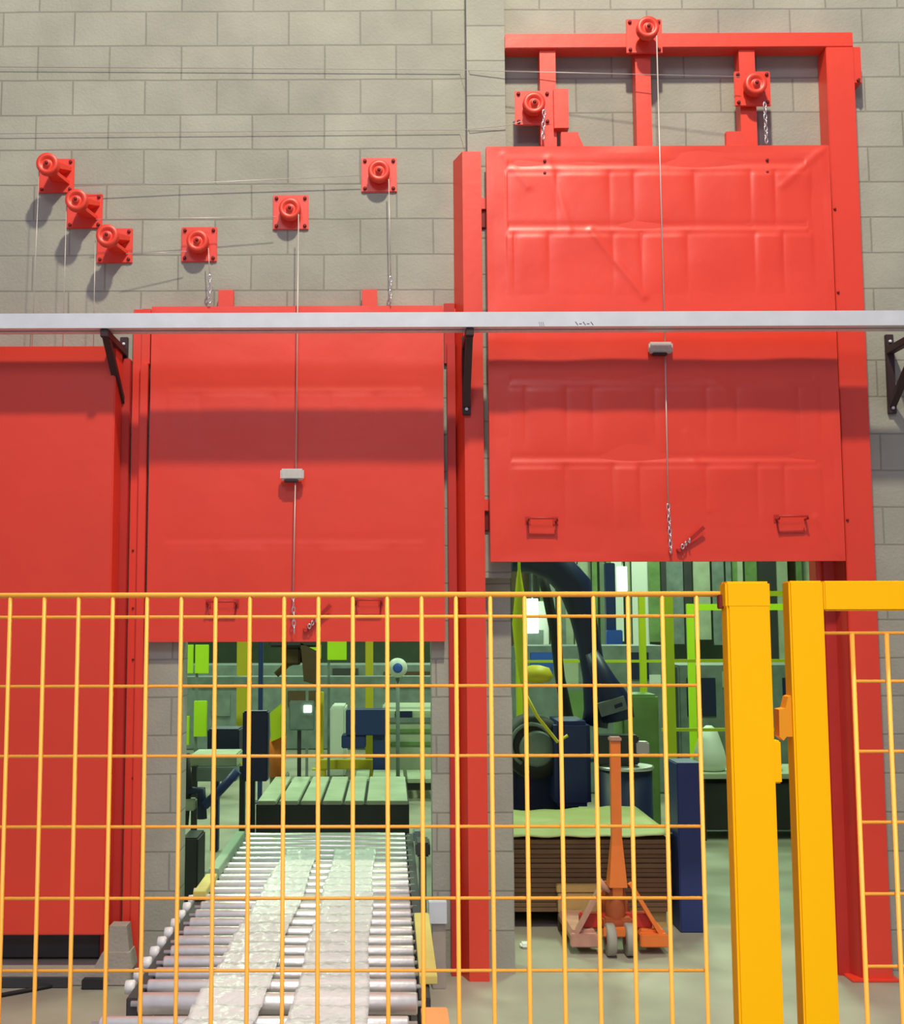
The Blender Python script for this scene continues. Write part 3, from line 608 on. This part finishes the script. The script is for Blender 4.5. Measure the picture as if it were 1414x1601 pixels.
# green cabinet
t = thing('machine_cabinet', (gx(1010, 9.4, 1150), 9.4, 0), 'pale olive green machine cabinet behind the lime fence post', 'cabinet')
pf(MB(), 972, 1086, 1030, 9.9, .4, .02).build('body', 'machgreen', t)
# fences in the hall
def hall_fence(name, label, posts, ytop, Y, wires, x_end, M_='lime', w=8):
    t = thing(name, (gx(posts[0], Y, ytop), Y, 0), label, 'fence')
    for px in posts: pf(MB(), px-w, ytop, px+w, Y, .05, .004).build('post', M_, t)
    m = MB()
    for wy, th in wires: pb(m, posts[0]-w, wy-th, x_end, wy+th, Y+.01, .02, 0)
    m.build('rail_wires', M_, t); return t
hall_fence('hall_fence', 'lime yellow guard fence with thick post right of the robot', [1044], 925, 9.6, [(928, 4), (1033, 2.5), (1141, 2.5)], 1340, w=8.5)
t = hall_fence('hall_fence', 'thinner lime green fence post frame behind the thick lime post', [1080, 1265], 944, 11.5, [(949, 5), (1033, 1.6)], 1300, 'hivis', w=5.5)
hall_fence('hall_fence', 'lime guard rail running behind the blue robot arm', [811, 1004], 925, 10.4, [(929, 3.5), (1034, 2)], 1040, w=5)
# blue column with white label
t = thing('blue_column', (gx(955, 14, 1000), 14, 0), 'bright blue steel column with a white label behind the robot', 'column')
pf(MB(), 947, 880, 962, 14, .12, .01).build('shaft', 'blue', t)
pf(MB(), 949, 985, 974, 13.9, .1, .01).build('lower_box', 'bright_blue', t)
pb(MB(), 950, 1008, 960, 1023, 13.88, .01, 0).build('white_label', 'white', t)
# right side shelving and bags
t = thing('work_table', (gx(1170, 9.2, 1250), 9.2, 0), 'low dark work table with pale top right of the blue cabinet', 'table')
pb(MB(), 1085, 1210, 1330, 1218, 9.9, .7, .005).build('table_top', 'machine', t)
pb(MB(), 1095, 1225, 1330, 1298, 10.0, .5, .01).build('under_cabinet', 'darkframe', t)
for px in (1098, 1200, 1310): pf(MB(), px-5, 1215, px+5, 9.92, .05, .003).build('leg', 'brown', t)
tz = PZ(1210, 9.9)
def bag(px0, px1, pyt, Y, label):
    m = MB(); c = Vector((gx((px0+px1)/2, Y, pyt), Y+.15, tz)); hgt = PZ(pyt, Y)-tz; r = (gx(px1, Y, pyt)-gx(px0, Y, pyt))/2
    m.lathe([(r*.95, 0), (r*1.1, hgt*.15), (r*.95, hgt*.4), (r*.7, hgt*.65), (r*.5, hgt*.82), (r*.2, hgt*.9)], c, 'z', 20)
    tag(m.build('white_bag', 'white'), label, 'bag', 'pale bags on the work table')
bag(1092, 1140, 1130, 10.0, 'pale greenish bag heaped on the work table right of the mesh end')
bag(1150, 1225, 1160, 10.1, 'wide low pale bag on the work table by the yellow post')
# bigger machines behind
def machine(name, label, rect, Y, d, m_, extra=()):
    x0, y0, x1 = rect; t = thing(name, (gx((x0+x1)/2, Y, y0), Y, 0), label, 'machine')
    pf(MB(), x0, y0, x1, Y, d, .02).build('body', m_, t)
    for (n_, a, b_, c_, e_, mm) in extra: pb(MB(), a, b_, c_, e_, Y-.02, .03, .003).build(n_, mm, t)
    return t
machine('grey_machine', 'wide grey machine bank seen through the lime fence on the right', (1060, 1040, 1330), 13, 1.2, 'machgrey', [('panel', 1075, 1060, 1120, 1120, 'navy'), ('panel', 1130, 1050, 1200, 1075, 'machine'), ('panel', 1100, 1150, 1130, 1180, 'machgreen'), ('display', 1225, 1060, 1250, 1100, 'navy')])
machine('grey_machine', 'grey and pale machine bank behind the robot elbow', (815, 1010, 1050), 12.6, 1.0, 'machgrey', [('panel', 830, 1020, 865, 1055, 'bright_blue'), ('panel', 875, 1030, 905, 1070, 'machine'), ('panel', 880, 1080, 918, 1150, 'machgreen'), ('panel', 985, 1020, 1015, 1062, 'navy'), ('display', 1016, 1055, 1034, 1070, 'white')])
machine('tall_cabinet', 'tall pale cabinet behind the lime sleeve in the right opening', (822, 940, 858), 16, .8, 'white', [('door_panel', 826, 985, 850, 1010, 'machgrey')])
# strip partition far back: separate hanging strips
rnd = random.Random(11); cols = ['machgrey', 'machgreen', 'darkframe', 'machine', 'hallwall', 'machgreen', 'white', 'machgrey', 'brown']
t = thing('strip_curtain', (gx(1060, 22, 900), 22, 0), 'far curtain of green and grey vertical strips at the back of the hall', 'curtain')
px = 800
while px < 1330:
    w_ = rnd.choice([8, 12, 18, 26]); c_ = rnd.choice(cols); c_ = 'machgreen' if (px > 1080 and c_ in ('white',)) else c_
    pb(MB(), px, 780, px+w_, 1000+rnd.uniform(0, 40), 22+rnd.uniform(0, .3), .03, 0).build('strip', c_, t); px += w_+rnd.choice([0, 2, 4])
for _x in (850, 1270): MB().tube([P(_x, 776, 22.15), Vector((P(_x, 776, 22.15).x, 22.15, 8.99))], .02, 6).build('hanger', 'machgrey', t)
MB().box((gx(780, 22, 780), 22, PZ(782, 22)), (gx(1340, 22, 780), 22.3, PZ(774, 22))).build('header_rail', 'machgrey', t)
def hall_lamp(px, py, Y, r, label):
    t = thing('pendant_lamp', P(px, py, Y), label, 'lamp', 'pendant lamps in the hall')
    c = P(px, py, Y); MB().lathe([(r, -.02), (r, 0), (r*.7, .0)], c, 'z', 20).build('diffuser', 'glow', t)
    MB().lathe([(r*1.02, .002), (r*1.02, .05), (r*.3, .2), (.02, .25)], c, 'z', 20).build('shade', 'machgrey', t)
    MB().tube([c+Vector((0, 0, .22)), Vector((c.x, c.y, 8.98))], .01, 6).build('cord', 'black', t)
hall_lamp(903, 905, 20, .16, 'glowing pendant lamp seen just under the right door, above the robot bend')
hall_lamp(890, 889, 21, .14, 'smaller glowing pendant lamp partly behind the right door edge')
for (a, c, y0, y1, lab) in ((966, 981, 886, 924, 'bright lit window slot high in the hall near the blue column'), (823, 842, 936, 990, 'bright lit panel behind the lime sleeve at the pier')):
    t = thing('light_panel', P((a+c)/2, y1, 15.8), lab, 'light'); pb(MB(), a, y0, c, y1, 15.7, .05, .004).build('diffuser', 'glow', t)
    MB().tube([P((a+c)/2, y0, 15.74), Vector((P((a+c)/2, y0, 15.74).x, 15.74, 8.98))], .012, 6).build('hanger', 'machgrey', t)

# ---- through the middle opening
machine('hall_machine', 'long pale green machine deck at the right of the middle opening', (598, 1112, 720), 13.6, 1.5, 'machine', [('slot', 605, 1122, 690, 1130, 'machgrey'), ('slot', 605, 1140, 700, 1146, 'machgreen'), ('slot', 612, 1160, 700, 1166, 'machgreen'), ('panel', 618, 1112, 645, 1122, 'navy')])
machine('hall_machine', 'dim green machine bank far behind the middle opening', (270, 1040, 720), 17, 1.0, 'machgrey', [('panel', 300, 1050, 380, 1075, 'machgrey'), ('panel', 520, 1045, 560, 1070, 'darkframe'), ('panel', 600, 1050, 680, 1075, 'brown'), ('panel', 330, 1085, 360, 1120, 'machgrey'), ('panel', 450, 1080, 500, 1105, 'brown')])
t = thing('overhead_beam', P(480, 1060, 14), 'grey horizontal overhead conveyor beam crossing the middle opening', 'beam')
pb(MB(), 230, 1058, 760, 1073, 14, .3, .01).build('beam', 'machgrey', t)
for px in (240, 750): pf(MB(), px-6, 1060, px+6, 14.05, .1).build('support', 'machgrey', t)
def simple_post(px, w_, y0, Y, mm, lab, name='guard_post', foot=True):
    t = thing(name, (gx(px, Y, y0), Y, 0), lab, 'post')
    pf(MB(), px-w_, y0, px+w_, Y, .08, .005).build('shaft', mm, t); pf(MB(), px-w_*2, 0, px-w_*2+.01, Y, .01) if 0 else None
    c = gx(px, Y, y0); MB().box((c-.09, Y-.05, 0), (c+.09, Y+.13, .012)).build('base_plate', mm, t)
simple_post(379, 8, 960, 14.9, 'hallyellow', 'yellow post at the left of the middle opening beside the blue pipe')
simple_post(577.5, 6, 960, 14.9, 'hallyellow', 'yellow post at the right of the middle opening before the blue panels')
simple_post(500, 6, 1082, 14.7, 'hallyellow', 'short yellow post at the centre of the middle opening')
simple_post(408, 3.2, 960, 12, 'blue', 'thin blue vertical pipe above the navy screen', 'blue_pipe')
t = thing('low_guard_rail', P(545, 1200, 14.2), 'low yellow barrier rail joining the posts in the middle opening', 'rail'); t.location.z = 0; t['_w'] = (t.location.x, 14.2, 0)
pb(MB(), 500, 1188, 588, 1203, 13.6, .08).build('rail', 'hallyellow', t)
for px in (506, 582): pf(MB(), px-4, 1195, px+4, 13.62, .05).build('leg', 'hallyellow', t)
# lime windows / hi-vis panels
for (a, b_, c_, d_, Y, lab) in ((283, 1008, 302, 1053, 13, 'bright lime panel at the top left corner of the middle opening'), (305, 1008, 326, 1053, 13, 'second bright lime panel right of the corner one'),
                               (303, 1096, 323, 1152, 12, 'tall bright lime panel lower left in the middle opening'), (285, 1120, 296, 1165, 12, 'narrow lime strip at the left jamb of the middle opening'),
                               (478, 1000, 502, 1030, 13, 'lime panel beside the brown hanging gripper'), (512, 1000, 542, 1032, 13.4, 'lime green slanted panel right of the gripper')):
    t = thing('lime_panel', (gx((a+c_)/2, Y, b_), Y, 0), lab, 'panel', 'lime panels in the hall')
    pb(MB(), a, b_, c_, d_, Y, .04, .004).build('panel', 'hivis', t)
    x_ = gx(a, Y, b_); MB().box((x_, Y+.04, 0), (x_+.03, Y+.07, PZ(b_, Y))).build('stand', 'machgrey', t)
# brown gripper hanging
t = thing('hanging_gripper', P(468, 1070, 11), 'dark brown overhead gripper hanging at the top of the middle opening', 'gripper')
pb(MB(), 420, 960, 500, 1012, 11, .4, .02).build('carriage', 'darkframe', t)
pb(MB(), 440, 1012, 470, 1040, 11.05, .3, .02).build('motor', 'brown', t)
MB().add([P(x, y, Y) for Y in (11, 11.25) for (x, y) in [(470, 1005), (500, 1020), (498, 1072), (475, 1065)]], [[0,1,2,3],[4,5,6,7],[0,1,5,4],[1,2,6,5],[2,3,7,6],[3,0,4,7]]).build('jaw', 'brown', t)
MB().tube([P(432, 1055, 11.1), P(450, 1038, 11.1), P(470, 1030, 11.1)], .03, 8).build('arm', 'brown', t)
MB().tube([P(460, 965, 11.2), Vector((P(460, 965, 11.2).x, 11.2, 8.98))], .05, 8).build('mast', 'darkframe', t)
# camera-like round lamp
t = thing('round_fan', (gx(622, 12, 1044), 12.02, 0), 'white round fan housing at the upper right of the middle opening', 'fan')
MB().lathe([(.02, -.1), (.07, -.08), (.10, 0), (.09, .10), (.04, .12)], P(622, 1044, 12), 'y', 20).build('housing', 'white', t)
MB().lathe([(.02, -.104), (.05, -.10), (.05, -.09)], P(622, 1044, 12), 'y', 16).build('hub', 'bright_blue', t)
MB().tube([Vector((gx(622, 12, 1044), 12.05, 0)), P(622, 1050, 12.05)], .02, 8).build('stand', 'machgrey', t)
# yellow/orange robot at centre
t = thing('small_robot', (gx(432, 10.6, 1200), 10.6, 0), 'yellow and orange robot arm left of centre in the middle opening', 'robot')
MB().add([P(x, y, Y) for Y in (10.5, 10.75) for (x, y) in [(422, 1115), (446, 1095), (446, 1150), (424, 1160)]], [[0,1,2,3],[4,5,6,7],[0,1,5,4],[1,2,6,5],[2,3,7,6],[3,0,4,7]]).build('upper_cover', 'lime', t)
MB().tube([P(436, 1150, 10.6), P(432, 1180, 10.6), P(433, 1214, 10.6)], [.07, .085, .07], 14).build('lower_arm', 'orange', t)
pf(MB(), 422, 1212, 448, 10.55, .3).build('base', 'machgrey', t)
t = thing('navy_screen', (gx(399, 9.0, 1200), 9.0, 0), 'tall dark navy panel in the left half of the middle opening', 'screen')
pb(MB(), 379, 1112, 419, 1222, 8.5, .12).build('panel', 'navy', t); pf(MB(), 388, 1220, 398, 8.52, .08).build('stand', 'black', t)
t = thing('blue_box', (gx(350, 9.4, 1160), 9.4, 0), 'dark blue box cabinet left of the tall navy panel', 'box')
pb(MB(), 324, 1140, 374, 1184, 9.4, .3).build('box', 'navy', t); pf(MB(), 330, 1183, 342, 9.45, .1).build('stand', 'blue', t)
t = thing('blue_cabinet', (gx(572, 13, 1150), 13, 0), 'deep blue cabinet standing behind the right yellow post', 'cabinet')
pb(MB(), 541, 1110, 604, 1150, 13, .3).build('upper_body', 'blue', t); pb(MB(), 534, 1150, 572, 1170, 13.02, .3).build('lower_left', 'blue', t); pf(MB(), 583, 1148, 602, 13.05, .3).build('lower_right', 'blue', t)
t = thing('operator_monitor', (gx(468, 10, 1150), 10, 0), 'grey monitor on a thin pole in the middle opening', 'monitor')
pb(MB(), 452, 1096, 492, 1142, 10.45, .05).build('screen', 'machgrey', t); pf(MB(), 465, 1140, 471, 10.47, .03).build('pole', 'darkframe', t)
pb(MB(), 475, 1103, 487, 1114, 10.435, .01, 0).build('screen_glare', 'glow', t)  # glare on the screen, made as a small glowing patch
machine('white_cabinet', 'pale white machine block between the monitor and the blue cabinet', (516, 1106, 540), 14, .8, 'white')
# slat conveyor
t = thing('slat_table', (gx(550, 9.6, 1250), 9.4, 0), 'pale green slatted transfer table at the far end of the rollers', 'table')
zt_ = PZ(1252, 8.9)
xa, xb = gx(400, 8.9, 1252), gx(640, 8.9, 1252); ns = 7
m = MB()
for i in range(ns):
    a = xa+(xb-xa)*i/ns; m.box((a+.012, 8.9, zt_-.03), (a+(xb-xa)/ns-.012, 10.3, zt_), .004)
m.build('slats', 'machine', t)
MB().box((xa, 8.92, zt_-.26), (xb, 8.97, zt_-.03)).box((xa, 8.97, zt_-.05), (xb, 10.25, zt_-.032)).build('apron', 'darkframe', t)
for x in (xa+.05, xb-.05):
    for y in (9.0, 10.2): MB().box((x-.03, y, 0), (x+.03, y+.06, zt_-.05)).build('leg', 'machgrey', t)
t = thing('slat_table', (gx(640, 11.8, 1210), 11.8, 0), 'second pale slatted table higher up at the right of the middle opening', 'table')
zt2 = PZ(1218, 12.2); xa, xb = gx(552, 12.2, 1218), gx(690, 12.2, 1218); m = MB()
for i in range(5): a = xa+(xb-xa)*i/5; m.box((a+.02, 12.2, zt2-.04), (a+(xb-xa)/5-.02, 12.95, zt2))
m.build('slats', 'machine', t)
for x in (xa+.05, xb-.1): MB().box((x, 12.25, 0), (x+.06, 12.3, zt2-.04)).build('leg', 'darkframe', t)
MB().box((xa, 12.24, zt2-.12), (xb, 12.28, zt2-.04)).build('apron', 'darkframe', t)
# left side clutter of the conveyor
t = thing('pipe_rack', (gx(310, 8.2, 1260), 8.2, 0), 'tangle of dark blue pipes and brackets at the left jamb of the middle opening', 'pipes')
MB().tube([P(283, 1238, 8.2), P(315, 1236, 8.2), P(316, 1280, 8.2)], .035, 10).build('pipe', 'navy', t)
MB().tube([P(320, 1260, 8.1), P(345, 1235, 8.1), P(372, 1205, 8.1)], .03, 10).build('pipe', 'blue', t)
MB().tube([P(290, 1178, 8.2), P(294, 1225, 8.2), P(288, 1290, 8.2)], .03, 10).build('pipe', 'black', t)
pb(MB(), 296, 1180, 370, 1200, 8.75, .4).build('shelf', 'machine', t)
pb(MB(), 300, 1200, 370, 1222, 8.7, .3).build('box', 'machgrey', t)
pb(MB(), 285, 1250, 305, 1268, 8.15, .1).build('box', 'machine', t)
MB().box((P(296, 1190, 8.6).x, 8.7, 0), (P(300, 1190, 8.6).x+.02, 8.75, PZ(1200, 8.6))).box((P(372, 1190, 8.6).x, 8.7, 0), (P(372, 1190, 8.6).x+.04, 8.75, PZ(1200, 8.6))).build('leg', 'darkframe', t)
MB().box((P(283, 1300, 7.6).x, 7.6, 0), (P(310, 1300, 7.6).x, 7.9, PZ(1310, 7.6)), .01).build('gearbox', 'darkframe', t)
t = thing('conveyor_motor', (gx(662, 6.9, 1340), 6.9, 0), 'dark drive motor at the right side of the conveyor behind the wall', 'motor')
pb(MB(), 650, 1318, 673, 1340, 6.75, .2).build('motor', 'darkframe', t); pb(MB(), 646, 1300, 660, 1318, 7.4, .15).build('terminal_box', 'machgrey', t)
pf(MB(), 655, 1340, 667, 6.8, .06).build('mount', 'machgrey', t)

# ------------------------------------------------------------------ mesh fence and gate in front
YF = 1.7022
def fx(px, py): return gx(px, YF, py)
xp0, xp1 = gx(1139, YF-.03, 1000), gx(1206.5, YF-.03, 1000)
fence = thing('mesh_fence', (fx(560, 1200), YF, 0), 'orange yellow welded wire mesh fence panel filling the lower left foreground', 'fence')
Xf, z1080 = -.5529, 1.8-.0894
m = MB(); ztop = PZ(930, YF, 560); zlow = .10; xlast = Xf+.05*20
for i in range(-6, 21): m.tube([(Xf+.05*i, YF, ztop), (Xf+.05*i, YF, zlow)], .0031 if 1 else .003, 8)
m.build('vertical_wires', 'wire', fence)
m = MB(); zz = z1080+.1
while zz > zlow: m.tube([(Xf-.3, YF+.0055, zz), (xlast, YF+.0055, zz)], .0024, 8); zz -= .1
m.build('horizontal_wires', 'wire', fence)
MB().tube([(Xf-.3, YF, ztop), (xp0+.001, YF, ztop)], .0040, 8).build('top_rail', 'wire', fence)
zpt_ = PZ(909, YF-.03, 1170)
post = thing('fence_post', ((xp0+xp1)/2, YF, 0), 'thick square yellow steel post between the mesh fence and the gate', 'post')
MB().box((xp0, YF-.03, 0), (xp1, YF+.002, zpt_-.002), .003).build('shaft', 'yellow', post)
MB().box((xp0-.0015, YF-.0305, zpt_-.038), (xp1+.0008, YF+.003, zpt_), .003).build('cap', 'yellow', post)
MB().box((xp0-.006, YF-.012, PZ(952, YF, 1130)), (xp0, YF+.001, PZ(930, YF, 1130)), .001).build('fence_clip', 'bolt', post)
MB().box((xp1-.001, YF-.02, PZ(1222, YF, 1210)), (xp1+.012, YF+.0, PZ(1156, YF, 1210)), .002).build('latch_keeper', 'yellow', post)
MB().box((xp0-.05, YF-.08, 0), (xp1+.05, YF+.085, .010), .002).build('base_plate', 'yellow', post)
xg0 = gx(1237, YF-.025, 1000); gw = gx(1291, YF-.025, 1000)-xg0; ztg = PZ(908, YF-.02, 1320)
gate = thing('mesh_gate', (xg0+.4, YF, 0), 'yellow tubular gate with wire mesh infill at the right edge', 'gate')
MB().box((xg0, YF-.025, .08), (xg0+gw, YF+.006, ztg), .0025).build('stile', 'yellow', gate)
MB().box((xg0+gw+.0005, YF-.025, ztg-.043), (xg0+1.0, YF+.006, ztg-.0002), .002).build('top_bar', 'yellow', gate)
MB().box((xg0+gw+.0005, YF-.025, .08), (xg0+1.0, YF+.006, .125), .004).build('bottom_bar', 'yellow', gate)
MB().box((xg0+1.0, YF-.025, .08), (xg0+1.0+gw, YF+.006, ztg), .004).build('stile', 'yellow', gate)
m = MB(); xs0 = fx(1333, 1000); zg = PZ(990, YF, 1330)
i = 0
while xs0+.05*i < xg0+1.0: m.tube([(xs0+.05*i, YF-.0, zg), (xs0+.05*i, YF, .12)], .0034, 8); i += 1
m.build('vertical_wires', 'wire', gate)
m = MB()
for k, zz in enumerate([zg]+[PZ(1065.5, YF, 1360)-.1*j for j in range(18)]):
    if zz > .13: m.tube([(xs0 if k else xg0+gw, YF+.006, zz), (xg0+1.0, YF+.006, zz)], .0024, 8)
m.build('horizontal_wires', 'wire', gate)
MB().prism([(fx(1212, 1110), PZ(1108, YF, 1210)), (fx(1222, 1110), PZ(1106, YF, 1210)), (fx(1226, 1090), PZ(1088, YF, 1220)), (xg0+.001, PZ(1086, YF, 1220)), (xg0+.001, PZ(1150, YF, 1220)), (fx(1224, 1150), PZ(1150, YF, 1220)), (fx(1219, 1155), PZ(1156, YF, 1210)), (fx(1213, 1155), PZ(1150, YF, 1210))], 'y', YF-.018, YF+.004).build('latch_plate', 'orange_light', gate)
M['latch'] = mat('amber_latch', (0.72, 0.27, 0.0), 0.5)
[c for c in gate.children if c.name.startswith('latch_plate')][0].data.materials[0] = M['latch']

for o in bpy.data.objects:
    if '_w' in o.keys(): del o['_w']
